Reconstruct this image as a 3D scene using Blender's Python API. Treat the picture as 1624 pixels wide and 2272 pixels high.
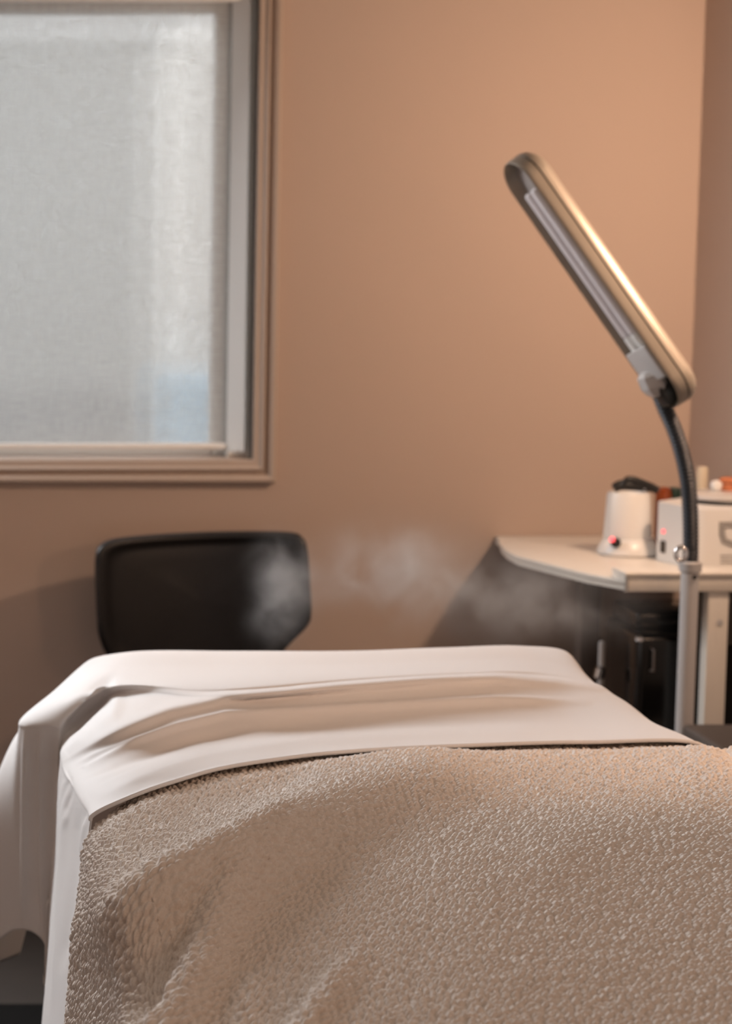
import bpy, bmesh, math, random
import numpy as np
from mathutils import Vector, noise
random.seed(4)
S = bpy.context.scene
for o in list(bpy.data.objects): bpy.data.objects.remove(o)
COL = S.collection

# ------------------------------------------------------------------ camera
F = 50/24*2272; TANP = .112; PX0, PY0 = -80.0, 1136.0; CH = 1.22
P = math.atan(TANP)
cd = bpy.data.cameras.new('camera'); cam = bpy.data.objects.new('camera', cd); COL.objects.link(cam)
cam.location = (0, 0, CH); cam.rotation_euler = (math.pi/2-P, 0, 0)
cd.sensor_fit = 'VERTICAL'; cd.sensor_height = 24; cd.sensor_width = 36; cd.lens = 50
cd.shift_x = (812-PX0)/2272; cd.clip_start = .05; cd.clip_end = 100
cd.dof.use_dof = True; cd.dof.focus_distance = 1.95; cd.dof.aperture_fstop = 5.0
S.camera = cam
S.view_settings.view_transform = 'Standard'; S.view_settings.look = 'None'
S.view_settings.gamma = 1; S.view_settings.exposure = 0.0; S.view_settings.use_curve_mapping = False

def ray(px, py):
    x = (px-PX0)/F; y = -(py-PY0)/F
    return Vector((x, math.cos(P)+y*math.sin(P), -math.sin(P)+y*math.cos(P)))
def at(px, py, Y):
    d = ray(px, py); return Vector((0, 0, CH))+d*(Y/d.y)
def atz(px, py, z):
    d = ray(px, py); return Vector((0, 0, CH))+d*((z-CH)/d.z)

# ------------------------------------------------------------------ world and lights
w = bpy.data.worlds.new('sky'); S.world = w; w.use_nodes = True
bg = w.node_tree.nodes['Background']; bg.inputs[0].default_value = (.93, .97, 1.0, 1); bg.inputs[1].default_value = 3.6

def lamp(name, typ, loc, energy, color, aim=None, **kw):
    l = bpy.data.lights.new(name, typ); l.energy = energy; l.color = color
    for k, v in kw.items(): setattr(l, k, v)
    o = bpy.data.objects.new(name, l); COL.objects.link(o); o.location = loc
    if aim is not None:
        o.rotation_euler = (Vector(aim)-Vector(loc)).to_track_quat('-Z', 'Y').to_euler()
    return o
WARM = (1.0, .67, .46)
lamp('wall_sconce_lamp', 'SPOT', (1.285, 3.04, 1.46), 25.5, WARM, (.62, 3.70, 1.28), spot_size=math.radians(160), spot_blend=.6, shadow_soft_size=.04)
lamp('room_lamp', 'POINT', (1.15, -.5, 1.35), 19, (1.0, .60, .38), shadow_soft_size=.35)
lamp('bed_warm_fill', 'SPOT', (1.29, 1.95, 1.22), 15, (1.0, .62, .40), (.80, 2.46, .70), spot_size=math.radians(84), spot_blend=.8, shadow_soft_size=.06)  # unseen warm spot, added to warm the front slope of the sheet
lamp('ceiling_fill', 'AREA', (.4, 1.6, 2.5), 3, (1.0, .80, .64), (.4, 1.6, 0), shape='RECTANGLE', size=.9, size_y=.9)  # added soft fill over the bed, no fixture behind it
lamp('daylight_open_window', 'AREA', (-.56, 3.93, 1.40), 57, (.95, .97, 1.0), (-.30, 0, -.4), shape='RECTANGLE', size=.5, size_y=.95)

# ------------------------------------------------------------------ materials
def mat(name, col, rough=.6, metal=0, bump=None, var=None, **kw):
    m = bpy.data.materials.new(name); m.use_nodes = True; nt = m.node_tree; N = nt.nodes; L = nt.links
    b = N['Principled BSDF']; b.inputs['Base Color'].default_value = (*col, 1)
    b.inputs['Roughness'].default_value = rough; b.inputs['Metallic'].default_value = metal
    for k, v in kw.items(): b.inputs[k.replace('_', ' ')].default_value = v
    tc = N.new('ShaderNodeTexCoord')
    if var:
        n = N.new('ShaderNodeTexNoise'); n.inputs['Scale'].default_value = var[0]; n.inputs['Detail'].default_value = 5
        L.new(tc.outputs['Object'], n.inputs['Vector'])
        mx = N.new('ShaderNodeMix'); mx.data_type = 'RGBA'
        mx.inputs['A'].default_value = (*[c*(1-var[1]) for c in col], 1); mx.inputs['B'].default_value = (*[min(1, c*(1+var[1])) for c in col], 1)
        L.new(n.outputs['Fac'], mx.inputs['Factor']); L.new(mx.outputs['Result'], b.inputs['Base Color'])
    if bump:
        n = N.new('ShaderNodeTexNoise'); n.inputs['Scale'].default_value = bump[0]; n.inputs['Detail'].default_value = 4
        L.new(tc.outputs['Object'], n.inputs['Vector'])
        bp = N.new('ShaderNodeBump'); bp.inputs['Strength'].default_value = bump[1]; bp.inputs['Distance'].default_value = bump[2]
        L.new(n.outputs['Fac'], bp.inputs['Height']); L.new(bp.outputs['Normal'], b.inputs['Normal'])
    return m
M = {}
M['wall'] = mat('wall_paint', (.50, .395, .33), .75, bump=(260, .25, .002), var=(2.0, .03))
M['ceil'] = mat('ceiling_paint', (.40, .36, .31), .85)
M['trim'] = mat('trim_paint', (.50, .41, .345), .45, bump=(80, .1, .001))
M['floor'] = mat('dark_floor', (.030, .022, .017), .6, var=(6, .3), bump=(30, .2, .002))
M['white'] = mat('white_laminate', (.74, .69, .62), .35, var=(3, .03))
M['whiteplastic'] = mat('white_plastic', (.78, .77, .75), .32, var=(5, .02))
M['upvc'] = mat('white_window_plastic', (.88, .89, .88), .3, var=(5, .02))
M['grey'] = mat('grey_edge', (.30, .29, .28), .4)
M['black'] = mat('black_vinyl', (.006, .0045, .0045), .42, bump=(220, .25, .001), var=(8, .2))
M['gloss'] = mat('black_gloss', (.003, .0025, .0025), .14, var=(4, .2))
M['blackp'] = mat('black_plastic', (.012, .012, .012), .42)
M['chrome'] = mat('chrome', (.82, .83, .84), .12, 1, var=(9, .03))
M['steel'] = mat('satin_steel', (.62, .60, .59), .36, .2, var=(9, .04))
M['neck'] = mat('gooseneck_coat', (.026, .031, .040), .42, .1, var=(30, .1))
M['silver'] = mat('silver_lamp_paint', (.33, .285, .235), .42, .35, bump=(500, .1, .0005), var=(20, .05))
M['plate'] = mat('pale_lamp_plastic', (.50, .48, .47), .4, bump=(500, .1, .0005))
M['reflector'] = mat('reflector', (.42, .38, .36), .35, .3)
M['tube'] = mat('lamp_tube_glass', (.78, .74, .76), .18, var=(60, .03))
M['shade_glint'] = mat('brown_leg_shade_and_glint', (.17, .13, .11), .5)  # brown holding the rear leg's shade, also the warm glint on the cabinet
M['dark'] = mat('dark_recess', (.05, .038, .03), .5)
M['taupe'] = mat('taupe_vinyl', (.075, .056, .044), .6, bump=(150, .3, .001), var=(10, .1))
M['pad'] = mat('table_pad_vinyl', (.55, .52, .48), .5, var=(6, .04))
M['amber'] = mat('amber_glass', (.40, .09, .025), .08, var=(10, .1), Transmission_Weight=.55)
M['green'] = mat('dark_green_cap', (.008, .03, .022), .3)
M['orange'] = mat('orange_label', (.52, .17, .07), .5, var=(30, .1))
M['brown'] = mat('brown_cap', (.16, .06, .03), .4)
M['cream'] = mat('cream_plastic', (.66, .58, .45), .45, var=(8, .04))
M['mat'] = mat('black_rubber', (.005, .005, .005), 1.0, Specular_IOR_Level=.1)
M['alum'] = mat('brushed_aluminium', (.74, .72, .70), .3, .45, var=(40, .05))
M['outwall'] = mat('outside_render', (.30, .31, .31), .9, var=(1.2, .08))
M['outband'] = mat('outside_bright_band', (.86, .86, .84), .8, var=(2, .03))
M['fence'] = mat('outside_fence', (.05, .06, .075), .9, var=(3, .15))
M['bluebin'] = mat('outside_blue_panel', (.30, .52, .70), .7, var=(3, .1))
M['ground'] = mat('outside_paving', (.25, .25, .25), .9, var=(2, .1))
def emit(name, col, s):
    m = mat(name, col, .3); b = m.node_tree.nodes['Principled BSDF']
    b.inputs['Emission Color'].default_value = (*col, 1); b.inputs['Emission Strength'].default_value = s; return m
M['led'] = emit('red_led', (1, .10, .12), 1.6)
def glassmat():
    m = bpy.data.materials.new('frosted_glass'); m.use_nodes = True; nt = m.node_tree; N = nt.nodes; L = nt.links
    b = N['Principled BSDF']; b.inputs['Base Color'].default_value = (.95, .98, .98, 1); b.inputs['Roughness'].default_value = .13
    b.inputs['Transmission Weight'].default_value = 1; b.inputs['IOR'].default_value = 1.45
    tr = N.new('ShaderNodeBsdfTransparent'); mx = N.new('ShaderNodeMixShader'); mx.inputs[0].default_value = .5
    L.new(tr.outputs[0], mx.inputs[1]); L.new(b.outputs[0], mx.inputs[2]); L.new(mx.outputs[0], N['Material Output'].inputs[0]); return m
M['glass'] = glassmat()
def blindmat():
    m = bpy.data.materials.new('woven_blind_fabric'); m.use_nodes = True; nt = m.node_tree; N = nt.nodes; L = nt.links
    N.remove(N['Principled BSDF']); tc = N.new('ShaderNodeTexCoord')
    def weave(sx, sz):
        mp = N.new('ShaderNodeMapping'); mp.inputs['Scale'].default_value = (sx, 1, sz)
        n = N.new('ShaderNodeTexNoise'); n.inputs['Scale'].default_value = 1; n.inputs['Detail'].default_value = 3
        L.new(tc.outputs['Object'], mp.inputs[0]); L.new(mp.outputs[0], n.inputs['Vector']); return n
    a = weave(450, 25); b = weave(25, 450)
    ad = N.new('ShaderNodeMath'); ad.operation = 'ADD'; L.new(a.outputs['Fac'], ad.inputs[0]); L.new(b.outputs['Fac'], ad.inputs[1])
    mr = N.new('ShaderNodeMapRange'); mr.inputs['From Min'].default_value = .7; mr.inputs['From Max'].default_value = 1.3
    mr.inputs['To Min'].default_value = .38; mr.inputs['To Max'].default_value = .62; L.new(ad.outputs[0], mr.inputs['Value'])
    tl = N.new('ShaderNodeBsdfTranslucent'); tl.inputs[0].default_value = (.69, .69, .68, 1)
    df = N.new('ShaderNodeBsdfDiffuse'); df.inputs[0].default_value = (.62, .63, .61, 1)
    tr = N.new('ShaderNodeBsdfTransparent'); tr.inputs[0].default_value = (.98, .97, .97, 1)
    m1 = N.new('ShaderNodeMixShader'); m1.inputs[0].default_value = .45; L.new(tl.outputs[0], m1.inputs[1]); L.new(df.outputs[0], m1.inputs[2])
    m2 = N.new('ShaderNodeMixShader'); L.new(mr.outputs[0], m2.inputs[0]); L.new(m1.outputs[0], m2.inputs[1]); L.new(tr.outputs[0], m2.inputs[2])
    L.new(m2.outputs[0], N['Material Output'].inputs[0]); return m
M['blind'] = blindmat()
def sheetmat():
    m = mat('cotton_sheet', (.75, .73, .72), .75, Sheen_Weight=.25, Sheen_Roughness=.4, bump=(900, .06, .0004))
    return m
M['sheet'] = sheetmat()
def fleecemat():
    m = mat('sherpa_fleece', (.66, .57, .49), .92, Sheen_Weight=.12, Sheen_Roughness=.5)
    nt = m.node_tree; N = nt.nodes; L = nt.links; b = N['Principled BSDF']; tc = N.new('ShaderNodeTexCoord')
    n = N.new('ShaderNodeTexNoise'); n.inputs['Scale'].default_value = 520; n.inputs['Detail'].default_value = 4
    n2 = N.new('ShaderNodeTexNoise'); n2.inputs['Scale'].default_value = 120; n2.inputs['Detail'].default_value = 2
    L.new(tc.outputs['Object'], n.inputs['Vector']); L.new(tc.outputs['Object'], n2.inputs['Vector'])
    bp = N.new('ShaderNodeBump'); bp.inputs['Strength'].default_value = .5; bp.inputs['Distance'].default_value = .0018
    L.new(n.outputs['Fac'], bp.inputs['Height']); L.new(bp.outputs['Normal'], b.inputs['Normal'])
    mx = N.new('ShaderNodeMix'); mx.data_type = 'RGBA'
    mx.inputs['A'].default_value = (.74, .66, .59, 1); mx.inputs['B'].default_value = (.91, .86, .81, 1)
    L.new(n2.outputs['Fac'], mx.inputs['Factor']); L.new(mx.outputs['Result'], b.inputs['Base Color']); return m
M['fleece'] = fleecemat()

# ------------------------------------------------------------------ helpers
def link(name, me, m, parent=None, smooth=True, auto=None):
    o = bpy.data.objects.new(name, me); COL.objects.link(o)
    if m is not None: me.materials.append(M[m] if isinstance(m, str) else m)
    if smooth: me.shade_smooth()
    if auto: me.set_sharp_from_angle(angle=math.radians(auto))
    if parent is not None:
        o.parent = parent; o.matrix_parent_inverse = parent.matrix_world.inverted() if False else o.matrix_parent_inverse
        o.location = -Vector(parent.location)
    return o
def obj(name, bm, m, parent=None, auto=35):
    bmesh.ops.recalc_face_normals(bm, faces=bm.faces)
    me = bpy.data.meshes.new(name); bm.to_mesh(me); bm.free()
    return link(name, me, m, parent, True, auto)
def tag(o, label, cat, group=None, kind=None):
    o['label'] = label; o['category'] = cat
    if group: o['group'] = group
    if kind: o['kind'] = kind
    return o
def thing(name, loc, label, cat, group=None):
    o = bpy.data.objects.new(name, None); COL.objects.link(o); o.location = loc; o.empty_display_size = .05
    return tag(o, label, cat, group)
def box(bm, x0, x1, y0, y1, z0, z1, bev=0, seg=3):
    r = bmesh.ops.create_cube(bm, size=1)
    for v in r['verts']:
        v.co = Vector((x0 if v.co.x < 0 else x1, y0 if v.co.y < 0 else y1, z0 if v.co.z < 0 else z1))
    if bev:
        es = list({e for v in r['verts'] for e in v.link_edges})
        bmesh.ops.bevel(bm, geom=es, offset=bev, segments=seg, profile=.5, affect='EDGES')
def B(*a, **k):
    bm = bmesh.new(); box(bm, *a, **k); return bm
def rings(bm, rs, cap=True, close=True):
    R = [[bm.verts.new(p) for p in r] for r in rs]; n = len(R[0])
    for a, b in zip(R, R[1:]):
        for i in range(n if close else n-1):
            j = (i+1) % n; bm.faces.new((a[i], a[j], b[j], b[i]))
    if cap:
        bm.faces.new(R[0][::-1]); bm.faces.new(R[-1])
def lathe(c, prof, n=48, axis=(0, 0, 1)):
    bm = bmesh.new(); q = Vector((0, 0, 1)).rotation_difference(Vector(axis)); c = Vector(c)
    rings(bm, [[c+q@Vector((r*math.cos(2*math.pi*i/n), r*math.sin(2*math.pi*i/n), z)) for i in range(n)] for r, z in prof]); return bm
def sweep(pts, rad, n=20, bm=None):
    bm = bm or bmesh.new(); pts = [Vector(p) for p in pts]; k = len(pts)
    rad = rad if hasattr(rad, '__len__') else [rad]*k
    rs = []; up = None
    for i, p in enumerate(pts):
        t = (pts[min(i+1, k-1)]-pts[max(i-1, 0)]).normalized()
        if up is None: up = t.orthogonal().normalized()
        up = (up-t*up.dot(t)).normalized(); s = t.cross(up)
        rs.append([p+(up*math.cos(2*math.pi*j/n)+s*math.sin(2*math.pi*j/n))*rad[i] for j in range(n)])
    rings(bm, rs); return bm
def prism(bm, poly, z0, z1):   # plan polygon
    rings(bm, [[Vector((x, y, z0)) for x, y in poly], [Vector((x, y, z1)) for x, y in poly]])
def bev(bm, w, seg=2):
    es = [e for e in bm.edges if len(e.link_faces) == 2 and e.calc_face_angle() > .5]
    bmesh.ops.bevel(bm, geom=es, offset=w, segments=seg, profile=.5, affect='EDGES'); return bm
def cr(p, t):                  # catmull-rom through list of Vectors / arrays
    k = len(p)-1; i = min(int(t), k-1); f = t-i
    a, b, c, d = p[max(i-1, 0)], p[i], p[i+1], p[min(i+2, k)]
    return .5*((2*b)+(c-a)*f+(2*a-5*b+4*c-d)*f*f+(3*b-a-3*c+d)*f*f*f)
def struct(name, bm, m, parent=None):
    o = obj(name, bm, m, parent)
    if parent is None: o['kind'] = 'structure'
    return o

# ------------------------------------------------------------------ room shell
YW = 3.90; XL, XR, YF, ZC = -1.60, at(1547, 500, YW).x, -1.6, 2.55
wx1 = at(561, 900, YW).x; wz0 = at(300, 1019, YW).z; wx0 = -.22; wz1 = at(300, -30, YW).z
def wall_hole(a0, a1, b0, b1, h0, h1, k0, k1, t0, t1, axis):
    bm = bmesh.new()
    for (p0, p1, q0, q1) in ((a0, h0, b0, b1), (h1, a1, b0, b1), (h0, h1, b0, k0), (h0, h1, k1, b1)):
        if axis == 'y': box(bm, p0, p1, t0, t1, q0, q1)
        else: box(bm, t0, t1, p0, p1, q0, q1)
    bmesh.ops.remove_doubles(bm, verts=bm.verts, dist=1e-5); return bm
qx0, qx1 = -.86, -.29
bm = bmesh.new()
for a, b in ((XL, qx0), (qx1, wx0), (wx1, XR+.1)): box(bm, a, b, YW, YW+.16, 0, ZC)
for a, b in ((qx0, qx1), (wx0, wx1)):
    box(bm, a, b, YW, YW+.16, 0, wz0); box(bm, a, b, YW, YW+.16, wz1, ZC)
struct('wall_back', bm, 'wall')
struct('wall_right', B(XR, XR+.1, YF, YW, 0, ZC), 'wall')
sy0, sy1, sz0, sz1 = 2.6, 3.8, .85, 2.2
struct('wall_left', B(XL-.14, XL, YF, YW, 0, ZC), 'wall')
struct('wall_front', B(XL, XR, YF-.1, YF, 0, ZC), 'wall')
struct('floor', B(XL-.14, XR+.1, YF-.1, YW+.16, -.08, 0), 'floor')
struct('ceiling', B(XL-.14, XR+.1, YF-.1, YW+.16, ZC, ZC+.1), 'ceil')
struct('baseboard_back', bev(B(XL, XR, YW-.014, YW, 0, .09), .004), 'dark')
struct('baseboard_right', bev(B(XR-.014, XR, YF, YW-.014, 0, .09), .004), 'dark')

# window 1 : glazing unit, casing
w1 = bpy.data.objects.new('window_1', None); COL.objects.link(w1); w1.location = (0, YW, wz0); w1['kind'] = 'structure'
bm = bmesh.new(); fy0, fy1 = YW+.07, YW+.13
for a in ((wx0, wx0+.05, wz0, wz1), (wx1-.068, wx1, wz0, wz1), (wx0+.05, wx1-.068, wz0, wz0+.02), (wx0+.05, wx1-.068, wz1-.035, wz1)):
    box(bm, a[0], a[1], fy0, fy1, a[2], a[3], bev=.004)
obj('window_frame', bm, 'upvc', w1)
obj('window_pane', B(wx0+.05, wx1-.068, YW+.098, YW+.102, wz0+.02, wz1-.035), 'glass', w1)
def frame_profile(x0, x1, z0, z1, y, prof):
    bm = bmesh.new(); loops = []
    for t, o in prof:
        loops.append([bm.verts.new((X, y-o, Z)) for X, Z in ((x0-t, z0-t), (x1+t, z0-t), (x1+t, z1+t), (x0-t, z1+t))])
    for a, b in zip(loops, loops[1:]):
        for i in range(4): bm.faces.new((a[i], a[(i+1) % 4], b[(i+1) % 4], b[i]))
    return bm
obj('window_casing', frame_profile(wx0, wx1, wz0, wz1, YW, [(0, -.03), (0, .010), (.002, .012), (.011, .013), (.014, .017), (.0165, .019), (.019, .017), (.0205, .010), (.024, .008), (.0265, .011), (.029, .019), (.034, .022), (.0385, .022), (.041, .018), (.042, .010), (.042, .0)]), 'trim', w1, auto=25)
obj('window_sill', B(wx0, wx1, YW-.0, YW+.07, wz0-.012, wz0+.001, bev=.002), 'trim', w1)
# window 2 : beside window 1, out of frame, without a blind
w2 = bpy.data.objects.new('window_2', None); COL.objects.link(w2); w2.location = (qx0, YW, wz0); w2['kind'] = 'structure'
bm = bmesh.new()
for a in ((qx0, qx0+.05, wz0, wz1), (qx1-.05, qx1, wz0, wz1), (qx0+.05, qx1-.05, wz0, wz0+.05), (qx0+.05, qx1-.05, wz1-.05, wz1)):
    box(bm, a[0], a[1], fy0, fy1, a[2], a[3], bev=.004)
obj('window_frame', bm, 'upvc', w2)
obj('window_pane', B(qx0+.05, qx1-.05, YW+.098, YW+.102, wz0+.05, wz1-.05), 'glass', w2)

# outside, seen blurred through the blind
tag(obj('bright_band_post', bev(B(at(352, 400, 5.4).x, at(472, 400, 5.4).x, 5.4, 5.55, -.1, at(352, 60, 5.4).z), .01), 'outband'), 'added pale upright giving the window blind its bright vertical band', 'post')  # added upright standing in for the bright gap behind the blind
tag(obj('neighbour_wall', B(-3, 4.5, 6.6, 6.8, -.1, 2.05), 'outwall'), 'grey house wall dimly seen through the window blind', 'wall')
bm = bmesh.new()
for i in range(26): box(bm, -2+i*.115, -1.895+i*.115, 5.9, 5.93, -.1, at(200, 872, 5.9).z+.01*math.sin(i*2), bev=.004)
box(bm, -2, 1.0, 5.93, 5.97, .2, .28); tag(obj('garden_fence', bm, 'fence'), 'dark board fence low behind the window blind', 'fence')
tag(obj('storage_bin', bev(B(at(350, 900, 5.2).x, at(560, 900, 5.2).x, 5.2, 5.32, -.1, at(440, 835, 5.2).z), .03, 3), 'bluebin'), 'pale blue shape low at the right behind the blind', 'bin')
struct('trim_1', B(-6, 8, YW+.17, 12, -.2, -.1), 'ground')

# ------------------------------------------------------------------ roller blind with side channel
yb = YW+.046
bl = thing('roller_blind', (0, yb, wz0), 'light grey woven roller blind pulled down in the window', 'blind')
bx1 = at(520, 600, yb).x; bzb = at(300, 983, yb).z
bm = bmesh.new(); box(bm, wx0+.02, bx1, yb, yb+.0012, bzb, wz1-.012); obj('blind_fabric', bm, 'blind', bl)
bm = sweep([(wx0+.02, yb, bzb-.006), (at(503, 990, yb).x-.002, yb, bzb-.006)], .0062, 16); obj('bottom_bar', bm, 'upvc', bl)
obj('cassette', bev(B(wx0+.005, wx1-.002, YW+.022, YW+.066, at(300, 2, YW+.022).z, wz1-.002), .006, 3), 'upvc', bl)
bm = bmesh.new()
yc_ = YW+.030
xa = at(503, 950, yc_).x; xb = at(541.5, 950, yc_).x; xc = at(546, 950, yc_).x; zt = at(300, 0, yc_).z; zb0 = at(520, 1017, yc_).z; zb1 = at(520, 1000, yc_).z
xa2 = at(503, 950, yc_+.014).x; xb2 = at(543, 950, YW+.008).x
prism(bm, [(xa2, yc_+.014), (xa2+.001, yc_+.011), (xb2-.001, YW+.008), (xb2, YW+.009), (xb2, YW+.03), (xb2-.01, yc_+.018), (xa2, yc_+.018)], zb1, zt)
obj('side_channel', bm, 'upvc', bl)
bm = bmesh.new()
box(bm, xc, xc+.006, yc_+.002, yc_+.02, zb0+.003, zt); box(bm, xc+.005, wx1-.0035, yc_-.004, yc_+.02, zb0+.003, zt, bev=.001)
box(bm, wx1-.0045, wx1, yc_-.009, yc_+.02, zb0, zt, bev=.001)
for k in range(4):
    box(bm, xa, xc+.004, yc_-.008+.003*(3-k), yc_+.02, zb0+.0035*k, zb0+.0035*k+.0028, bev=.0006)
obj('channel_frame', bm, 'upvc', bl)

# ------------------------------------------------------------------ surfaces from control grids
def seg_ridge(pxs, pys, line, wl, wr, taper=60):
    """height 0..1 around an image-line, wl on the upper side, wr on the lower side"""
    out = np.zeros_like(pxs); best = np.full(pxs.shape, 1e9); n = len(line)
    L = [0]
    for (a, b) in zip(line, line[1:]): L.append(L[-1]+math.dist(a, b))
    for k in range(n-1):
        ax, ay = line[k]; bx, by = line[k+1]; dx, dy = bx-ax, by-ay; ll = dx*dx+dy*dy
        t = np.clip(((pxs-ax)*dx+(pys-ay)*dy)/ll, 0, 1)
        ex = pxs-(ax+t*dx); ey = pys-(ay+t*dy); d = np.hypot(ex, ey)
        side = (dx*(pys-ay)-dy*(pxs-ax))
        wd = np.where(side > 0, wr, wl)
        s = L[k]+t*math.sqrt(ll); end = np.minimum(s, L[-1]-s)
        h = np.exp(-(d/wd)**2)*np.clip(end/taper+.15, 0, 1)
        m = d < best; out = np.where(m, h, out); best = np.where(m, d, best)
    return out
def project(Pn):
    x = Pn[..., 0]; y = Pn[..., 1]; z = Pn[..., 2]-CH
    dep = y*math.cos(P)-z*math.sin(P); up = y*math.sin(P)+z*math.cos(P)
    return PX0+F*x/dep, PY0-F*up/dep
def normals(Pn):
    du = np.gradient(Pn, axis=1); dv = np.gradient(Pn, axis=0)
    n = np.cross(du, dv); n /= np.linalg.norm(n, axis=-1, keepdims=True)+1e-12; return n
def blur(a, r):
    for ax in (0, 1):
        for _ in range(2):
            p = np.concatenate([np.repeat(np.take(a, [0], ax), r+1, ax), a, np.repeat(np.take(a, [-1], ax), r, ax)], ax)
            c = np.cumsum(p, ax); n = a.shape[ax]
            a = (np.take(c, range(2*r+1, 2*r+1+n), ax)-np.take(c, range(0, n), ax))/(2*r+1)
    return a
def smooth_grid(Pn, it):
    for _ in range(it):
        Q = Pn.copy(); Q[1:-1, 1:-1] = (Pn[1:-1, 1:-1]*4+Pn[:-2, 1:-1]+Pn[2:, 1:-1]+Pn[1:-1, :-2]+Pn[1:-1, 2:])/8; Pn = Q
    return Pn
def grid_mesh(name, Pn):
    h, w_ = Pn.shape[:2]; me = bpy.data.meshes.new(name)
    idx = np.arange(h*w_).reshape(h, w_)
    q = np.stack([idx[:-1, :-1], idx[1:, :-1], idx[1:, 1:], idx[:-1, 1:]], -1).reshape(-1, 4)
    me.vertices.add(h*w_); me.vertices.foreach_set('co', Pn.reshape(-1).astype(np.float32))
    me.loops.add(q.size); me.loops.foreach_set('vertex_index', q.reshape(-1).astype(np.int32))
    me.polygons.add(len(q)); me.polygons.foreach_set('loop_start', np.arange(0, q.size, 4, dtype=np.int32))
    me.update(calc_edges=True); me.validate(); return me

Z1 = .735
def V(px, py, Y=None, z=None):
    return np.array(at(px, py, Y) if Y else atz(px, py, z))
rows = [
 [V(36,2062,2.62), V(30,1900,2.66), V(60,1740,2.7), V(150,1560,2.76), V(250,1500,2.80), None, None, None, None, None],
 [V(-40,2150,2.7), V(60,1850,2.72), V(170,1560,2.73), V(205,1464,z=.726), V(290,1449,z=Z1), V(520,1447,z=Z1), V(780,1447,z=Z1), V(980,1439,z=Z1), V(1150,1435,z=Z1), V(1256,1450,z=.732)],
 [V(-55,2150,2.64), V(-40,1850,2.65), V(30,1640,2.66), V(122,1531,2.66), V(240,1488,z=.728), V(515,1480,z=Z1+.004), V(785,1475,z=Z1+.004), V(1000,1466,z=Z1+.004), V(1185,1466,z=Z1), V(1302,1496,z=.725)],
 [V(34,2063,2.57), V(28,1900,2.58), V(30,1740,2.585), V(42,1604,2.585), V(200,1528,2.56), V(500,1530,z=Z1+.006), V(785,1508,z=Z1+.006), V(1005,1494,z=Z1+.006), V(1200,1494,z=Z1), V(1325,1521,z=.722)],
 [V(95,2091,2.53), V(104,1900,2.53), V(119,1740,2.53), V(131,1613,2.53), V(226,1531,2.53), V(500,1535,z=Z1+.004), V(790,1513,z=Z1+.004), V(1010,1500,z=Z1+.004), V(1205,1500,z=Z1-.002), V(1346,1531,z=.721)],
 [V(97,2300,2.52), V(108,1960,2.52), V(124,1770,2.52), V(137,1648,2.535), V(236,1547,2.54), V(500,1548,z=Z1+.003), V(790,1526,z=Z1+.003), V(1010,1510,z=Z1+.003), V(1215,1512,z=.731), V(1368,1546,z=.720)],
 [V(92,2300,2.38), V(108,2060,2.38), V(122,1850,2.385), V(134,1675,2.39), V(258,1622,z=.722), V(500,1562,z=.733), V(790,1537,z=.733), V(1010,1522,z=.733), V(1225,1526,z=.727), V(1395,1562,z=.717)],
 [V(98,2300,2.29), V(118,2060,2.29), V(136,1865,2.29), V(148,1712,2.285), V(256,1668,z=.708), V(505,1632,z=.711), V(790,1602,z=.709), V(1010,1590,z=.709), V(1240,1590,z=.709), V(1448,1602,z=.712)],
 [V(112,2320,2.2), V(132,2070,2.21), V(152,1890,2.21), V(167,1748,2.2), V(262,1712,z=.708), V(515,1668,z=.712), V(790,1636,z=.711), V(1020,1624,z=.711), V(1280,1621,z=.711), V(1512,1630,z=.713)],
 [V(140,2330,2.05), V(163,2100,2.05), V(186,1930,2.05), V(203,1812,2.04), V(292,1766,z=.712), V(522,1697,z=.716), V(800,1664,z=.716), V(1050,1652,z=.716), V(1300,1646,z=.716), V(1560,1656,z=.714)],
]
r1 = rows[1]
rows[0] = [p+np.array([0, .05, -.14]) for p in r1]
rows[0][0] = r1[0]+np.array([.05, .06, 0]); rows[0][1] = r1[1]+np.array([.04, .06, 0]); rows[0][2] = r1[2]+np.array([.03, .06, -.06])
G = []
for r in rows:
    r = [np.array(p, float) for p in r]
    r.insert(3, r[3]+(r[2]-r[3])*.09)                      # tight crest
    e = r[-1]; r.append(e+np.array([.004, 0, -.02])); r.append(e+np.array([.012, 0, -.30]))
    G.append(r)
G = np.array(G)                                            # rows x cols x 3
# tight back edge
G = np.concatenate([G[:1], G[1:2]+(G[0:1]-G[1:2])*.12, G[1:]], 0)
NR, NC = G.shape[:2]
def ccr(p, t):                 # centripetal catmull-rom: no overshoot at tight creases
    k = len(p)-1; i = min(int(t), k-1); f = t-i
    b, c = p[i], p[i+1]; a = p[i-1] if i > 0 else b-(c-b); e = p[i+2] if i+2 <= k else c+(c-b)
    t1 = np.linalg.norm(b-a)**.5+1e-6; t2 = t1+np.linalg.norm(c-b)**.5+1e-6; t3 = t2+np.linalg.norm(e-c)**.5+1e-6
    u = t1+(t2-t1)*f
    A1 = (t1-u)/t1*a+u/t1*b; A2 = (t2-u)/(t2-t1)*b+(u-t1)/(t2-t1)*c; A3 = (t3-u)/(t3-t2)*c+(u-t2)/(t3-t2)*e
    B1 = (t2-u)/t2*A1+u/t2*A2; B2 = (t3-u)/(t3-t1)*A2+(u-t1)/(t3-t1)*A3
    return (t2-u)/(t2-t1)*B1+(u-t1)/(t2-t1)*B2
def refine(G, nv, nu):
    a = np.array([[ccr(G[:, c], t) for c in range(G.shape[1])] for t in np.linspace(0, G.shape[0]-1, nv)])
    return np.array([[ccr(a[r], t) for t in np.linspace(0, G.shape[1]-1, nu)] for r in range(nv)])
SH = refine(G, 280, 400)
SH = smooth_grid(SH, 3)
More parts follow.
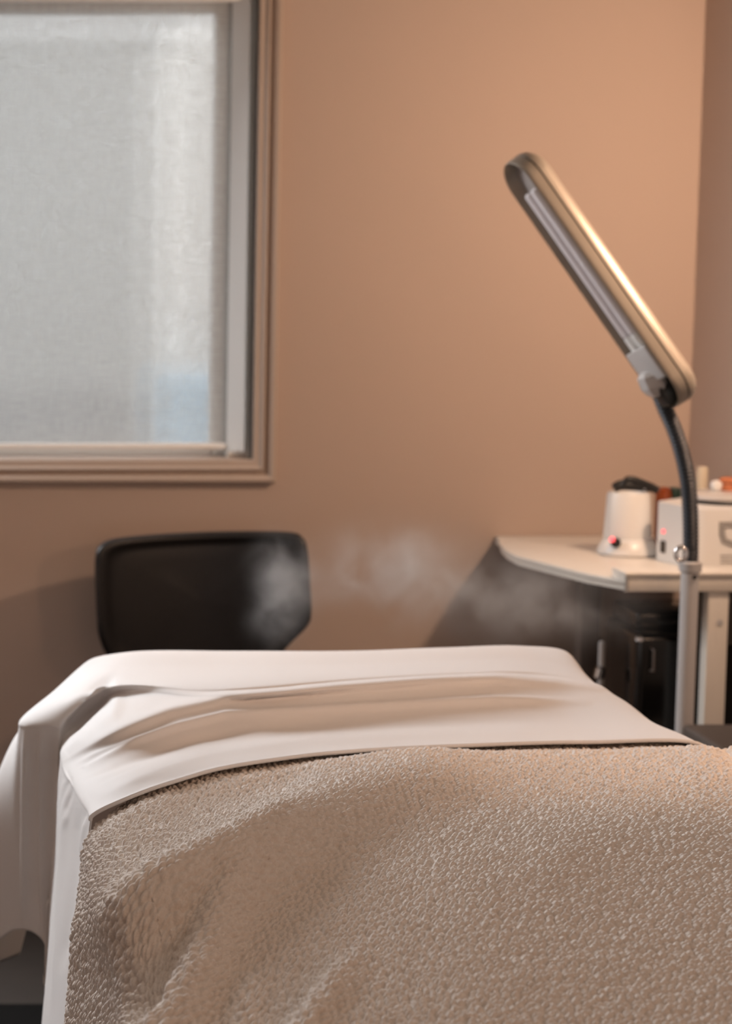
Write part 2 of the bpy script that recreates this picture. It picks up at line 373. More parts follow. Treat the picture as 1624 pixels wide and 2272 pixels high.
nrm = normals(SH); flip = np.where(nrm[..., 2:3].mean() < 0, -1, 1); nrm = nrm*flip
px, py = project(SH)
top = np.clip((nrm[..., 2]-.2)/.4, 0, 1)
d = np.zeros(px.shape)
def addr(line, wl, wr, amp, taper=60, mask=1):
    global d; d = d+amp*mask*seg_ridge(px, py, line, wl, wr, taper)
addr([(140,1690),(268,1628),(384,1578),(500,1553),(760,1531),(1100,1511),(1330,1530)], 18, 7, .0048, 120, top)
addr([(190,1700),(300,1648),(384,1617),(500,1588),(800,1570),(1100,1556),(1300,1560)], 11, 7, .0060, 160, top)
addr([(250,1716),(340,1672),(450,1634),(560,1612),(760,1598)], 12, 14, -.0030, 120, top)
addr([(190,1730),(300,1680),(420,1640),(560,1620)], 10, 9, -.0022, 90, top)
addr([(200,1770),(320,1722),(450,1680),(640,1650),(900,1632),(1250,1625)], 22, 12, .0030, 120, top)
addr([(210,1790),(330,1742),(470,1702),(700,1665)], 7, 6, -.0012, 90, top)
addr([(235,1545),(260,1560),(250,1590),(190,1635),(150,1670)], 14, 12, .0040, 40, top)
addr([(240,1525),(200,1570),(145,1625)], 13, 13, -.010, 30, 1)
addr([(170,1560),(215,1525),(260,1500)], 9, 9, -.0028, 30, top)
for k in range(16):
    x0 = random.uniform(160, 230); y0 = 1700+ (x0-160)*1.1+random.uniform(-25, 25); l = random.uniform(60, 150)
    addr([(x0, y0), (x0+l*.5, y0-l*.24), (x0+l, y0-l*.42)], 6, 6, random.uniform(-.0011, .0011), 40, top)
side = 1-top
addr([(57,1612),(54,1760),(52,1960),(50,2050)], 5, 6, .0035, 60, side)
addr([(92,1618),(90,1760),(92,1900),(98,2060)], 5, 7, .0038, 70, side)
addr([(74,1625),(72,1800),(72,2050)], 14, 14, -.0025, 70, side)
addr([(115,1630),(112,1800),(115,2050),(110,2272)], 12, 12, -.004, 80, side)
addr([(150,1700),(142,1850),(128,2050),(110,2272)], 10, 10, .004, 80, side)
addr([(172,1790),(165,1930),(140,2150)], 9, 9, -.004, 60, side)
for k in range(12):
    x0 = random.uniform(140, 200); y0 = 1690+(x0-140)*1.9+random.uniform(-8, 20); l = random.uniform(40, 110)
    addr([(x0, y0), (x0-.15*l, y0+l*.6), (x0-.22*l, y0+l)], 5, 5, random.uniform(-.002, .002), 25)
# broad gentle undulation on the top cloth
for i in range(d.shape[0]):
    for j in range(0, d.shape[1]):
        p = SH[i, j]; d[i, j] += .0016*noise.noise(Vector((p[0]*4, p[1]*9, p[2]*3)))
SH = SH+nrm*d[..., None]
me = grid_mesh('bed_sheet', SH)
sheet = link('bed_sheet', me, 'sheet', None, True)
tag(sheet, 'white cotton sheet draped over the padded treatment bed, folded back over the fleece blanket', 'sheet')
so = sheet.modifiers.new('thick', 'SOLIDIFY'); so.thickness = .0016; so.offset = -1
# stitched hem band on the folded edge
hb = SH[-1, 110:]; nn = nrm[-1, 110:]
bm = sweep([Vector(p)-Vector((0, 0, .0005)) for p in hb[::3][:-6]], .0021, 8)
hem = obj('sheet_hem', bm, 'sheet', sheet)

# ------------------------------------------------------------------ fleece blanket
hemx = np.array([.10, *SH[-1, 110:362, 0]]); hemy = np.array([2.05, *SH[-1, 110:362, 1]]); hemz = np.array([.70, *SH[-1, 110:362, 2]])
o_ = np.argsort(hemx); hemx, hemy, hemz = hemx[o_], hemy[o_], hemz[o_]
XE = .168
step = .00095
s = np.arange(-.36, .98, step); t = np.arange(0, 1.2, step*1.04)
Sg, Tg = np.meshgrid(s, t)
R = .05
ang = np.clip((-Sg)/R, 0, math.pi/2)
Xb = XE + np.where(Sg > 0, Sg, -R*np.sin(ang))-.09*np.clip(-Sg-R*math.pi/2, 0, .5)
dropz = np.where(Sg > 0, 0, -R*(1-np.cos(ang)))-np.clip(-Sg-R*math.pi/2, 0, None)
over = np.clip(Sg-(.838-XE), 0, None); ar = np.clip(over/R, 0, math.pi/2)     # right side hangs down too
Xb = Xb-over+R*np.sin(ar); dropz = dropz-R*(1-np.cos(ar))-np.clip(over-R*math.pi/2, 0, None)
hy = np.interp(np.maximum(Xb, .12), hemx, hemy); hz = np.interp(np.maximum(Xb, .16), hemx, hemz)
hy = hy+.006*np.clip(-Sg/.06, 0, 1)
Yb = hy+.035*np.clip(1+Sg/.03, 0, 1)-Tg
fall = np.clip((1.9-Yb)/.6, 0, 1.2)
Zb = hz-.0135+dropz
und = np.clip((Tg-.008)/.085, 0, 1); und = und*und*(3-2*und)
Zb = Zb+.010*und-.045*fall**1.5+.35*np.clip(Xb-.80, 0, .04)
BL = np.stack([Xb, Yb, Zb], -1)
bn = normals(BL); bn *= (-1 if bn[..., 2].mean() < 0 else 1)
px, py = project(BL); d = np.zeros(px.shape); bt = und
def addb(line, wl, wr, amp, taper=60): 
    global d; d = d+amp*bt*seg_ridge(px, py, line, wl, wr, taper)
addb([(215,2062),(330,2012),(450,1946),(560,1890),(700,1824),(880,1760),(1100,1728)], 85, 50, .020, 180)
addb([(228,2055),(330,2010),(450,1944),(560,1888),(700,1824)], 30, 22, .009, 90)
addb([(560,1930),(470,2030),(415,2130),(330,2272),(300,2330)], 55, 30, .027, 120)
addb([(360,2090),(300,2190)], 70, 60, -.014, 30)
addb([(800,2080),(720,2170),(640,2272),(600,2330)], 34, 22, .012, 90)
addb([(570,2080),(545,2190),(520,2300)], 24, 24, .006, 60)
addb([(360,1780),(540,1760),(700,1730)], 45, 45, -.007, 60)
addb([(1500,1690),(1624,1670),(1700,1670)], 60, 60, .006, 60)
addb([(180,2000),(172,2150),(160,2300)], 16, 16, .008, 60)
addb([(225,2060),(240,2170),(230,2300)], 22, 22, -.010, 60)
addb([(1100,1950),(1400,1830),(1700,1800)], 90, 90, .006, 150)
# below the long crest the fleece falls away to the side of the bed
yA = np.interp(px, [150, 228, 330, 450, 560, 700, 880, 1100], [2078, 2056, 2014, 1946, 1890, 1824, 1760, 1722])
q = np.clip((py-yA)/115, 0, 1); q = q*q*(3-2*q)
BL[..., 2] -= blur(.034*q*np.clip((1050-px)/600, 0, 1)*und, 22)
d = blur(d, 8)
BL = BL+bn*d[..., None]
# nubs : jittered cell texture evaluated in cloth coordinates
cell = .0060
rng = np.random.RandomState(3)
gu = np.floor(Sg/cell).astype(int); gv = np.floor(Tg/cell).astype(int)
gu0, gv0 = gu.min()-2, gv.min()-2
JX = rng.rand(gv.max()-gv0+4, gu.max()-gu0+4); JY = rng.rand(*JX.shape); JH = rng.rand(*JX.shape)
best = np.full(Sg.shape, 9.); hh = np.zeros(Sg.shape)
for a in (-1, 0, 1):
    for b in (-1, 0, 1):
        iu = gu+a; iv = gv+b
        cx = (iu+.12+.76*JX[iv-gv0, iu-gu0])*cell; cy = (iv+.12+.76*JY[iv-gv0, iu-gu0])*cell
        dd = np.hypot(Sg-cx, Tg-cy)/cell
        m = dd < best; best = np.where(m, dd, best); hh = np.where(m, JH[iv-gv0, iu-gu0], hh)
nub = np.clip(1-(best/.70)**2, 0, 1)**1.15*(.6+.4*hh)
bn2 = normals(BL); bn2 *= (-1 if bn2[..., 2].mean() < 0 else 1)
BL = BL+bn2*(nub*.0050)[..., None]
me = grid_mesh('fleece_blanket', BL)
bk = link('fleece_blanket', me, 'fleece', None, True)
tag(bk, 'beige nubby sherpa fleece blanket spread over the bed below the folded sheet', 'blanket')

# ------------------------------------------------------------------ treatment bed under the linen
bd = thing('treatment_bed', (.46, 1.5, 0), 'padded treatment bed hidden under the white sheet and fleece blanket', 'bed')
obj('bed_pad', B(.185, .775, .1, 2.30, .54, .625, bev=.03, seg=5), 'pad', bd)
obj('head_pad', B(.215, .745, 2.30, 2.64, .58, .675, bev=.03, seg=5), 'pad', bd)
obj('armrest', B(.105, .19, 2.545, 2.60, .60, .640, bev=.004), 'pad', bd)
obj('bed_frame', B(.21, .75, .2, 2.2, .47, .54, bev=.01), 'blackp', bd)
for x in (.27, .69):
    for y in (.35, 2.05): obj('leg', lathe((x, y, 0), [(.03, 0), (.03, .03), (.02, .04), (.02, .47)], 20), 'steel', bd)

# ------------------------------------------------------------------ black salon chair by the wall
YC = 3.79
ch = thing('salon_chair', (at(445, 1300, YC).x, YC, 0), 'black vinyl chair with a wide angular backrest, standing below the window behind the bed', 'chair')
out = [(208,1300),(207,1236),(214,1208),(240,1193),(300,1187),(440,1181),(560,1177),(636,1176),(662,1184),(673,1210),(679,1290),(681,1352),(672,1380),(640,1418),(612,1452),(580,1490),(520,1506),(420,1508),(320,1502),(268,1482),(234,1446),(216,1404),(211,1360)]
P2 = [at(a, b, YC) for a, b in out]; cx, cz = at(445, 1330, YC).x, at(445, 1330, YC).z
ol = [cr([Vector((p.x, p.z)) for p in P2+P2[:1]], t) for t in np.linspace(0, len(P2), 161)[:-1]]
bm = bmesh.new()
def back_pt(x, z, off): return Vector((x, YC-1.3*(x-cx)**2+off, z))
def ringf(r, off): return [back_pt(cx+(p.x-cx)*r, cz+(p.y-cz)*r, off) for p in ol]
rs = []
for r, o_f in ((.02, -.010), (.3, -.010), (.6, -.010), (.78, -.010), (.84, -.009), (.865, -.011), (.90, -.0135), (.945, -.0150), (.98, -.0125), (.998, -.006), (1.0, .006), (.985, .018), (.95, .024), (.6, .026), (.02, .026)):
    rs.append(ringf(r, o_f))
rings(bm, rs); obj('backrest', bm, 'black', ch, auto=60)
sx0, sx1 = cx-.19, cx+.19
obj('seat', B(sx0, sx1, YC-.44, YC-.03, .40, .48, bev=.03, seg=5), 'black', ch)
obj('back_support', sweep([(cx, YC+.035, .60), (cx, YC+.045, .45), (cx, YC-.02, .375), (cx, YC-.2, .375)], .016, 14), 'steel', ch)
obj('gas_post', lathe((cx, YC-.22, 0), [(.03, .05), (.03, .2), (.018, .21), (.018, .40)], 24), 'steel', ch)
obj('base', lathe((cx, YC-.22, 0), [(.21, 0), (.21, .008), (.19, .018), (.05, .04), (.035, .06)], 48), 'chrome', ch)

# ------------------------------------------------------------------ lamp on a floor stand
YL = 3.20
pb = at(1528, 1350, YL)
lp = thing('floor_lamp', (pb.x, YL, 0), 'silver task lamp with a long oval head on a black flexible neck and floor stand', 'lamp')
ptop = at(1531, 1262, YL).z
pxl = lambda y: at(1531.5-.035*(y-1250), y, YL).x
obj('pole', lathe((pb.x, YL, 0), [(.0133, .02), (.0133, ptop)], 32), 'steel', lp)
obj('base', lathe((pb.x, YL, 0), [(.15, 0), (.15, .012), (.14, .02), (.03, .028), (.022, .06)], 48), 'steel', lp)
zc0 = at(1531, 1264, YL).z; zc1 = at(1531, 1246, YL).z
obj('collar', lathe((pb.x, YL, 0), [(.0135, zc0-.004), (.0166, zc0-.002), (.0170, zc1-.002), (.0155, zc1), (.0115, zc1+.001)], 32), 'plate', lp)
obj('screw', lathe(at(1541, 1281, YL-.0135), [(.001, -.002), (.0032, -.001), (.0032, .001), (.001, .002)], 12, axis=(.3, -1, 0)), 'blackp', lp)
kc = at(1511, 1229, YL-.014); kv = [kc+Vector((math.cos(q)*.0075, -.002*math.cos(q), math.sin(q)*.0105)) for q in np.linspace(0, 2*math.pi, 33)]
bm = sweep(kv, .0032, 12); obj('clamp_knob', bm, 'chrome', lp)
gp = [at(a, b, YL) for a, b in ((1458,868),(1474,903),(1496,953),(1514,1010),(1526,1070),(1531,1130),(1532.5,1190),(1532,1256))]
gp[-1].x = pb.x
path = [cr(gp, t) for t in np.linspace(0, len(gp)-1, 620)]
acc = 0; rad = []
for i, p in enumerate(path):
    if i: acc += (p-path[i-1]).length
    rad.append(.0114+.0010*math.cos(2*math.pi*acc/.0062)-.0012*max(0, 1-acc/.03))
obj('gooseneck', sweep(path, rad, 24), 'neck', lp, auto=None)
# head
C0 = at(1310, 632, YL); vv = Vector((C0.x, C0.y, C0.z-CH)).normalized(); rr = Vector((vv.y, -vv.x, 0)).normalized(); uu = rr.cross(vv)
U = .575*rr-.818*uu; nI = -.818*rr-.575*uu; th = math.radians(24)
Nn = math.cos(th)*nI-math.sin(th)*vv; W = Nn.cross(U).normalized()
if W.dot(vv) > 0: W = -W
LH, WH = .441/2, .084/2
def stad(sc, nz, ex=0, n=28, dn=None):
    a = LH-WH; r = WH*sc+ex; pts = []
    for i in range(n): q = -math.pi/2+math.pi*i/(n-1); pts.append(C0+U*(a+r*math.cos(q))+W*(r*math.sin(q))+Nn*nz)
    for i in range(n): q = math.pi/2+math.pi*i/(n-1); pts.append(C0+U*(-a+r*math.cos(q))+W*(r*math.sin(q))+Nn*nz)
    return pts
bm = bmesh.new()
rings(bm, [stad(.80, -.016), stad(.86, -.012), stad(.92, -.001), stad(.97, .0015), stad(1.0, 0), stad(1.02, -.006), stad(1.03, -.0165)], cap=False)
obj('head_rim', bm, 'silver', lp, auto=50)
bm = bmesh.new(); rings(bm, [stad(1.0, -.0160), stad(1.0, -.0195)], cap=False); obj('seam', bm, 'blackp', lp)
bm = bmesh.new(); rings(bm, [stad(1.0, -.0190), stad(1.035, -.0190), stad(1.035, -.024), stad(.98, -.031), stad(.84, -.038), stad(.55, -.043), stad(.2, -.0445)]); obj('head_shell', bm, 'silver', lp, auto=50)
bm = bmesh.new(); rings(bm, [stad(.0, -.016), stad(.82, -.016)], cap=False); obj('reflector', bm, 'reflector', lp)
for wv in (-.012, .014):
    a = C0+U*(-LH+.055)+W*wv+Nn*(-.008); b = C0+U*(LH-.125)+W*wv+Nn*(-.008)
    obj('tube', sweep([a, a+U*.003, b-U*.003, b], [.006, .0085, .0085, .006], 20), 'tube', lp)
a = C0+U*(LH-.125)+Nn*(-.009)
bm = sweep([a+W*.014, a+W*.014+U*.012, a+W*.014+U*.022], [.0095, .0095, .008], 16); sweep([a-W*.012, a-W*.012+U*.022], .0095, 16, bm); obj('tube_socket', bm, 'upvc', lp)
# cover plate
def obox(c, hu, hw, hn, bevw=.002):
    bm = bmesh.new(); r = bmesh.ops.create_cube(bm, size=2)
    bmesh.ops.bevel(bm, geom=list(bm.edges), offset=bevw/hn*.5 if False else .0, segments=1, affect='EDGES') if False else None
    for v in bm.verts: v.co = Vector((v.co.x*hu, v.co.y*hw, v.co.z*hn))
    bmesh.ops.bevel(bm, geom=list(bm.edges), offset=bevw, segments=3, profile=.5, affect='EDGES')
    for v in bm.verts: v.co = c+U*v.co.x+W*v.co.y+Nn*v.co.z
    return bm
obj('cover_plate', obox(C0+U*(LH-.075)+Nn*(.0), .028, .036, .0035, .003), 'plate', lp)
jc = at(1440, 848, YL)
obj('pivot_block', obox(C0+U*(LH-.026)+Nn*(.000)+vv*.012, .020, .016, .012, .004), 'blackp', lp)
jd = (path[14]-path[0]).normalized()
ja = at(1462, 868, YL)-vv*.018
obj('joint_cap', sweep([ja+jd*.004, ja-jd*.002, ja-jd*.012, ja-jd*.030, ja-jd*.036], [.013, .0185, .0225, .0215, .0150], 6), 'plate', lp, auto=20)
obj('pivot_screw', lathe(at(1457, 822, YL-.026), [(.001, -.003), (.006, -.002), (.006, .002), (.001, .003)], 14, axis=(-.2, -1, .2)), 'chrome', lp)

# ------------------------------------------------------------------ white manicure table
zT = .74; tb_y = 3.30
mt = thing('manicure_table', (1.2, 3.6, 0), 'white laminate work table with an angled end flap beside the wall', 'table')
def flat(px_, py_): p = atz(px_, py_, zT); return (p.x, p.y)
flap = [flat(1393,1290), flat(1300,1272), flat(1200,1247), flat(1145,1233), flat(1122,1220), flat(1108,1206), (at(1097, 1195, YW-.004).x, YW-.03), (at(1098, 1190, YW).x, YW-.004), (XR-.02, YW-.004), (XR-.02, flat(1393,1290)[1]+.012)]
flap[0] = (flap[0][0], flap[0][1]+.012)
bm = bmesh.new(); prism(bm, flap, zT-.007, zT); bev(bm, .0015); prism(bm, [(x+.004, y+.003) for x, y in flap[:7]]+flap[7:], zT-.0165, zT-.0078); bev(bm, .001)
obj('tabletop', bm, 'white', mt)
bm = bmesh.new(); prism(bm, [(x+.006, y+.005) for x, y in flap[:7]]+flap[7:], zT-.0082, zT-.0065); obj('edge_strip', bm, 'grey', mt)
xT = at(1386, 1285, tb_y).x; zt1 = at(1393, 1270, tb_y).z; zt0 = at(1393, 1313, tb_y).z; xTR = XR-.02
bm = bmesh.new(); box(bm, xT, xTR, tb_y-.003, tb_y+.068, zt1-.006, zt1, bev=.0015); obj('front_lip', bm, 'white', mt)
obj('apron', bev(B(xT+.005, xTR, tb_y, tb_y+.018, zt0, zt1-.006), .001), 'white', mt)
obj('edge_strip', B(xT+.0002, xT+.0054, tb_y-.0035, tb_y+.001, zt0, zt1-.006), 'grey', mt)
obj('end_block', B(xT+.0004, xT+.0054, tb_y+.001, tb_y+.066, zT, zt1-.006), 'white', mt)
lx0, lx1 = at(1569, 1450, tb_y).x, at(1615, 1450, tb_y).x
lg = obj('leg', bev(B(lx0, lx1, tb_y+.004, tb_y+.034, 0, zt0), .002), 'white', mt)
obj('bolt', lathe(at(1597, 1381, tb_y+.004), [(.001, -.004), (.0045, -.003), (.005, .001), (.001, .001)], 16, axis=(0, -1, 0)), 'steel', lg).location = (0, 0, 0)
x_b0 = at(1285, 1400, YW-.06).x; x_b1 = at(1328, 1400, YW-.06).x
obj('leg', bev(B(x_b0, x_b1, YW-.07, YW-.03, 0, zT-.0165), .002), 'shade_glint', mt)  # dark brown puts the shade under the table into this leg's colour
obj('stretcher', bev(B(lx0-.01, xTR, tb_y+.034, tb_y+.05, zt0-.09, zt0), .002), 'dark', mt)
for o in [c for c in lg.children]: o.location = (0, 0, 0)

# white round warmer
zS = zT
yP = 3.635; pc = at(1392, 1180, yP)
wp = thing('wax_warmer', (pc.x, yP, zT), 'small white round wax warmer with a red light, standing left of the white box', 'warmer')
zt_ = at(1400, 1092, yP).z; rt = (at(1440, 1100, yP).x-at(1348, 1100, yP).x)/2; rb = (at(1444, 1200, yP).x-at(1340, 1200, yP).x)/2
b0 = (at(1458, 1235, yP).x-at(1328, 1235, yP).x)/2
obj('body', lathe((pc.x, yP, 0), [(rb*.98, zT+.028), (rb*.99, zT+.032), (rt, zt_-.004), (rt-.002, zt_), (rt-.006, zt_+.001), (rt-.008, zt_-.006)], 64), 'whiteplastic', wp)
obj('base', lathe((pc.x+.002, yP-.002, 0), [(b0*.99, zT+.001), (b0*1.04, zT+.004), (b0*1.0, zT+.012), (rb*1.06, zT+.026), (rb*1.0, zT+.028), (rb*.9, zT+.030)], 64), 'whiteplastic', wp)
fp = at(1366, 1204, yP-rb-.001)
obj('switch', lathe(fp, [(.001, -.004), (.0085, -.003), (.0085, .002), (.001, .003)], 20, axis=(-.25, -1, .1)), 'blackp', wp)
led = lathe(at(1358, 1197, yP-rb-.006), [(.001, -.004), (.0045, -.002), (.0045, .002), (.001, .004)], 16, axis=(-.25, -1, .2)); obj('power_light', led, 'led', wp)

# dark hair clip / tool lying on the warmer
tl = thing('hair_clip', tuple(at(1415, 1085, yP-.01)), 'black clip lying across the top of the round wax warmer', 'clip')
bp_ = [at(a, b, yP-.012) for a, b in ((1362,1084),(1376,1077),(1400,1076),(1430,1079),(1446,1082),(1458,1088))]
pp = [cr(bp_, t) for t in np.linspace(0, 5, 40)]
bm = sweep(pp, [.004+.0058*math.sin(min(1, .12+i/39*1.05)*math.pi*.92)**.5 for i in range(40)], 14); obj('body', bm, 'blackp', tl)
bm = sweep([cr([at(a, b, yP-.02) for a, b in ((1380,1080),(1393,1063),(1420,1068),(1450,1080))], t) for t in np.linspace(0, 3, 24)], [.0035+.002*math.sin(i/23*math.pi) for i in range(24)], 12); obj('grip', bm, 'blackp', tl)
obj('spring_pin', lathe(at(1430, 1085, yP-.026), [(.001, -.003), (.0022, 0), (.001, .002)], 12, axis=(0, -1, 0)), 'chrome', tl)

# amber bottle behind the box
yA = 3.66
ab = thing('amber_bottle', tuple(at(1482, 1250, yA)), 'amber glass bottle with a dark green cap tucked behind the white box', 'bottle')
pa = at(1473, 1110, yA); ab.location = (pa.x, yA, zT)
obj('glass', lathe((pa.x, yA, 0), [(.013, zT+.001), (.0145, zT+.004), (.0145, at(0, 1098, yA).z), (.012, at(0, 1084, yA).z), (.006, at(0, 1080, yA).z)], 32), 'amber', ab)
gc = at(1495, 1100, yA)
obj('cap', lathe((gc.x, yA+.0, 0), [(.0105, at(0, 1122, yA).z), (.0125, at(0, 1112, yA).z), (.0125, at(0, 1090, yA).z), (.010, at(0, 1082, yA).z), (.003, at(0, 1080, yA).z)], 32), 'green', ab)

# white box warmer
yB = 3.43; zB0 = zS
qa = at(1458, 1250, 3.55); qb = at(1557, 1250, yB)
hot = thing('towel_warmer', (1.3, 3.5, zS), 'white box-shaped warmer with a round metal lid and a switch on its left side', 'warmer')
pl = [(qa.x, 3.555), (qb.x-.006, yB+.006), (qb.x+.004, yB), (XR-.02, yB), (XR-.01, yB+.01), (XR-.01, 3.64), (qa.x+.085, 3.64), (qa.x+.008, 3.57)]
zb1_ = at(1557, 1131, yB).z
zS = at(1500, 1256, 3.5).z if False else zB0
bm = bmesh.new(); prism(bm, pl, zB0+.0005, zb1_); bev(bm, .004, 3); obj('body', bm, 'whiteplastic', hot)
fn = Vector((-(3.555-yB), -(qb.x-qa.x), 0)).normalized()
def on_side(px_, py_, out_=.001):       # point on the left face
    d_ = ray(px_, py_); o0 = Vector((0, 0, CH)); q = Vector((qa.x, 3.555, 0)); n = Vector(((3.555-yB), (qb.x-.006-qa.x), 0)).normalized()
    tt = (q-o0).dot(n)/d_.dot(n); return o0+d_*tt-n*out_
obj('indicator', lathe(on_side(1473, 1179), [(.001, -.001), (.0034, 0), (.003, .0015), (.001, .002)], 16, axis=fn), 'led', hot)
sw = on_side(1472, 1213); bm = bmesh.new(); tv = Vector((-fn.y, fn.x, 0))
r = bmesh.ops.create_cube(bm, size=2)
for v in bm.verts: v.co = sw+tv*v.co.x*.0058+Vector((0, 0, 1))*v.co.y*.0098+fn*v.co.z*.0018
obj('switch', bm, 'dark', hot)
lidc = at(1640, 1110, 3.56); lx = 1.270
obj('lid_seal', lathe((lx, 3.545, 0), [(.0575, zb1_-.001), (.0585, zb1_+.003), (.056, zb1_+.006)], 64), 'blackp', hot)
obj('lid', lathe((lx, 3.545, 0), [(.056, zb1_+.006), (.0590, zb1_+.0085), (.0590, zb1_+.013), (.054, zb1_+.017), (.04, zb1_+.019), (.02, zb1_+.020)], 64), 'alum', hot)
# emblem outline and vents on the front
bm = bmesh.new(); ec = at(1632, 1185, yB-.0012)
lp_ = [(1596,1158),(1640,1158),(1668,1160),(1668,1214),(1625,1214),(1602,1205),(1596,1188)]
lq = [(1609,1171),(1640,1171),(1655,1173),(1655,1203),(1630,1202),(1612,1196),(1609,1185)]
A1 = [at(a, b, yB-.0015) for a, b in lp_]; A2 = [at(a, b, yB-.0015) for a, b in lq]
va = [bm.verts.new(p) for p in A1]; vb = [bm.verts.new(p) for p in A2]; vc = [bm.verts.new(p+Vector((0, .0014, 0))) for p in A1]
for i in range(7):
    j = (i+1) % 7; bm.faces.new((va[i], va[j], vb[j], vb[i])); bm.faces.new((va[i], va[j], vc[j], vc[i]))
obj('handle_ring', bm, 'grey', hot)
for yy in (1233, 1241, 1249):
    a = at(1598, yy, yB-.0005); obj('vent', B(a.x, XR-.07, yB-.0008, yB+.002, a.z-.0009, a.z+.0009), 'grey', hot)

# things behind / on the box
yq = 3.70
cb = at(1556, 1100, yq); tag(obj('cream_bottle', lathe((cb.x, yq, 0), [(.0085, zT+.001), (.0095, zT+.004), (.0095, at(0, 1040, yq).z), (.0085, at(0, 1036, yq).z), (.002, at(0, 1035, yq).z)], 32), 'cream'), 'slim cream upright bottle behind the black lamp neck', 'bottle')
lidz = zb1_+.0203
jr = at(1589, 1085, 3.545); tag(obj('cotton_ball', lathe((jr.x, 3.545, 0), [(.003, lidz-.002), (.0085, lidz+.002), (.0105, lidz+.008), (.009, lidz+.0135), (.003, lidz+.0165)], 24), 'whiteplastic'), 'small white pad lying on the round metal lid', 'cotton ball')
oj = thing('lidded_jar', (at(1616, 1080, 3.545).x, 3.545, lidz), 'small orange and brown pot on the metal lid beside the white pad', 'jar')
ox = at(1619, 1080, 3.545).x
obj('pot', lathe((ox, 3.545, 0), [(.014, lidz-.001), (.016, lidz+.002), (.016, lidz+.010), (.0145, lidz+.012)], 32), 'orange', oj)
obj('band', lathe((ox, 3.545, 0), [(.0150, lidz+.0105), (.0155, lidz+.0135)], 32), 'brown', oj)
obj('lid', lathe((ox, 3.545, 0), [(.017, lidz+.0130), (.0172, lidz+.019), (.014, lidz+.021), (.004, lidz+.0215)], 32), 'orange', oj)

# ------------------------------------------------------------------ under the table
cab = thing('black_cabinet', (1.25, 3.5, 0), 'glossy black cabinet standing under the white table', 'cabinet')
c0 = at(1411, 1500, 3.42); zc = at(1430, 1406, 3.42).z
obj('body', B(c0.x, XR-.06, 3.42, 3.60, .0, zc, bev=.012, seg=4), 'gloss', cab)
obj('under_table_shade', B(c0.x+.01, XR-.07, 3.46, 3.595, zc-.002, at(1430, 1356, 3.46).z, bev=.008, seg=3), 'gloss', cab)  # black block standing in for the shade below the tabletop
h = at(1446, 1470, 3.415)
obj('glint_bar', sweep([(h.x, 3.42, at(0, 1440, 3.41).z), (h.x, 3.405, at(0, 1442, 3.41).z), (h.x, 3.405, at(0, 1488, 3.41).z), (h.x, 3.42, at(0, 1490, 3.41).z)], .0018, 12), 'shade_glint', cab)  # thin brown bar standing in for a warm vertical glint on the cabinet
k = lathe(at(1418, 1418, 3.42), [(.001, -.006), (.006, -.004), (.006, .002), (.001, .004)], 20, axis=(-.3, -1, .3)); obj('corner_cap', k, 'chrome', cab)
cs = at(1334, 1480, 3.52)
st = thing('trolley_post', (cs.x, 3.52, 0), 'slim chrome upright beside the sheet corner, below the table flap', 'post')
obj('rod', lathe((cs.x, 3.52, 0), [(.0055, .02), (.0055, at(0, 1425, 3.52).z), (.003, at(0, 1422, 3.52).z)], 20), 'steel', st)
obj('clamp', lathe((cs.x-.004, 3.515, at(0, 1492, 3.52).z), [(.003, -.012), (.0085, -.008), (.0085, .008), (.003, .012)], 20, axis=(.2, 0, 1)), 'chrome', st)
obj('foot', lathe((cs.x, 3.52, 0), [(.018, 0), (.018, .006), (.012, .015), (.006, .02)], 32), 'steel', st)
# stool
sa = at(1512, 1605, 3.14)
sl = thing('upholstered_stool', (sa.x+.17, 3.02-.0, 0), 'dark taupe padded stool in front of the table leg', 'stool')
obj('seat', B(sa.x, sa.x+.30, 2.84, 3.02+.12, sa.z-.075, sa.z, bev=.008, seg=4), 'taupe', sl)
for x in (sa.x+.04, sa.x+.26):
    for y in (2.88, 3.10): obj('leg', lathe((x, y, 0), [(.012, 0), (.016, sa.z-.074)], 16), 'blackp', sl)
# floor mat
my = atz(40, 2226, .012).y
tag(obj('floor_mat', bev(B(-1.2, .75, 2.6, my, 0, .012), .003), 'mat'), 'flat black mat on the dark floor at the lower left', 'mat')

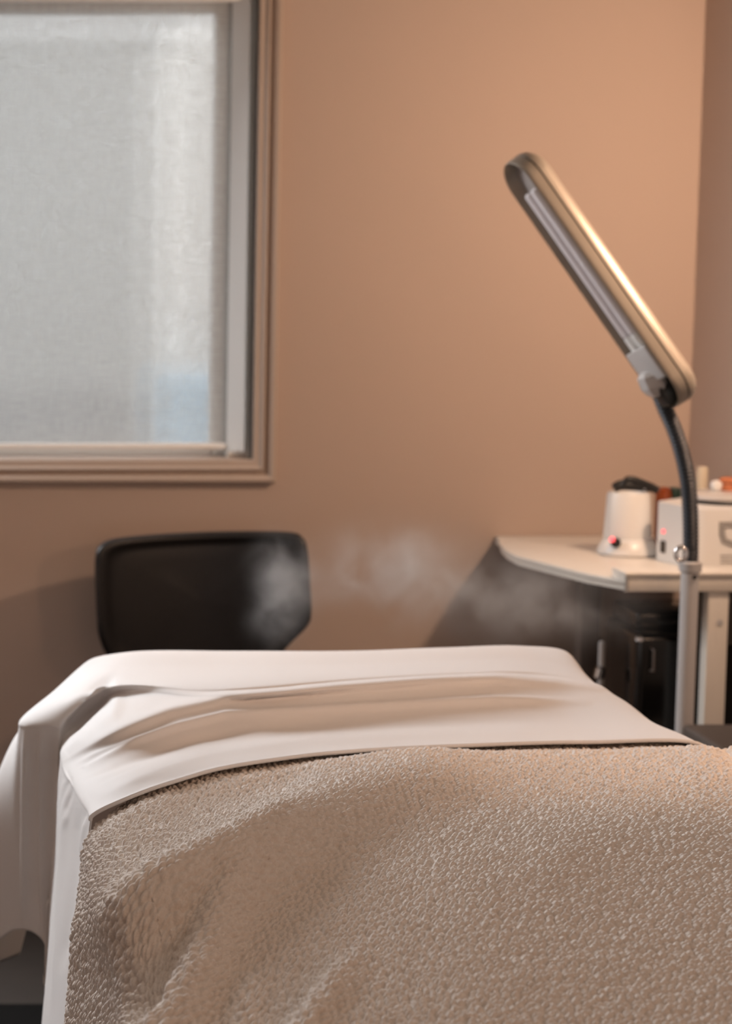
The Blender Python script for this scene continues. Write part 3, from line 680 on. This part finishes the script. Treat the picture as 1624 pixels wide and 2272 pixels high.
# ------------------------------------------------------------------ steam
def steam():
    x0, x1, y0, y1, z0, z1 = .40, 1.02, 2.95, 3.20, .66, .92
    bm = B(x0, x1, y0, y1, z0, z1); m = bpy.data.materials.new('steam_vapour'); m.use_nodes = True; nt = m.node_tree; N = nt.nodes; L = nt.links
    N.remove(N['Principled BSDF']); tc = N.new('ShaderNodeTexCoord')
    def math_(op, a, b=None):
        n = N.new('ShaderNodeMath'); n.operation = op
        for i, v in enumerate((a, b)):
            if v is None: continue
            if isinstance(v, (int, float)): n.inputs[i].default_value = v
            else: L.new(v, n.inputs[i])
        return n.outputs[0]
    def blob(cx_, cy_, rx, rz, amp):
        c = at(cx_, cy_, 3.07); sx, sz = rx/F*3.07, rz/F*3.07
        mp = N.new('ShaderNodeVectorMath'); mp.operation = 'SUBTRACT'; L.new(tc.outputs['Object'], mp.inputs[0]); mp.inputs[1].default_value = tuple(c)
        dv = N.new('ShaderNodeVectorMath'); dv.operation = 'DIVIDE'; L.new(mp.outputs[0], dv.inputs[0]); dv.inputs[1].default_value = (sx, .10, sz)
        ln = N.new('ShaderNodeVectorMath'); ln.operation = 'LENGTH'; L.new(dv.outputs[0], ln.inputs[0])
        q = math_('POWER', ln.outputs['Value'], 2.0); e = math_('MULTIPLY', q, -1.0); e = math_('EXPONENT', e); return math_('MULTIPLY', e, amp)
    tot = None
    for bb in ((628,1290,46,68,1.45), (605,1375,42,40,.4), (760,1290,110,38,.7), (900,1275,95,75,1.25), (860,1215,110,35,.5), (1010,1310,110,35,.8), (1110,1320,110,75,1.1), (1240,1360,120,50,.8), (1320,1300,70,35,.5)):
        v = blob(*bb); tot = v if tot is None else math_('ADD', tot, v)
    n = N.new('ShaderNodeTexNoise'); n.inputs['Scale'].default_value = 16; n.inputs['Detail'].default_value = 3; n.inputs['Distortion'].default_value = .8
    L.new(tc.outputs['Object'], n.inputs['Vector'])
    mr = N.new('ShaderNodeMapRange'); mr.inputs['From Min'].default_value = .40; mr.inputs['From Max'].default_value = .68; L.new(n.outputs['Fac'], mr.inputs['Value'])
    dens = math_('MULTIPLY', math_('MULTIPLY', tot, mr.outputs[0]), 6.6)
    vs = N.new('ShaderNodeVolumeScatter'); vs.inputs['Color'].default_value = (.95, .95, .96, 1); L.new(dens, vs.inputs['Density'])
    L.new(vs.outputs[0], N['Material Output'].inputs['Volume'])
    o = obj('steam', bm, m); tag(o, 'thin white wisps of steam drifting between the chair and the table', 'steam', kind='stuff')
steam()
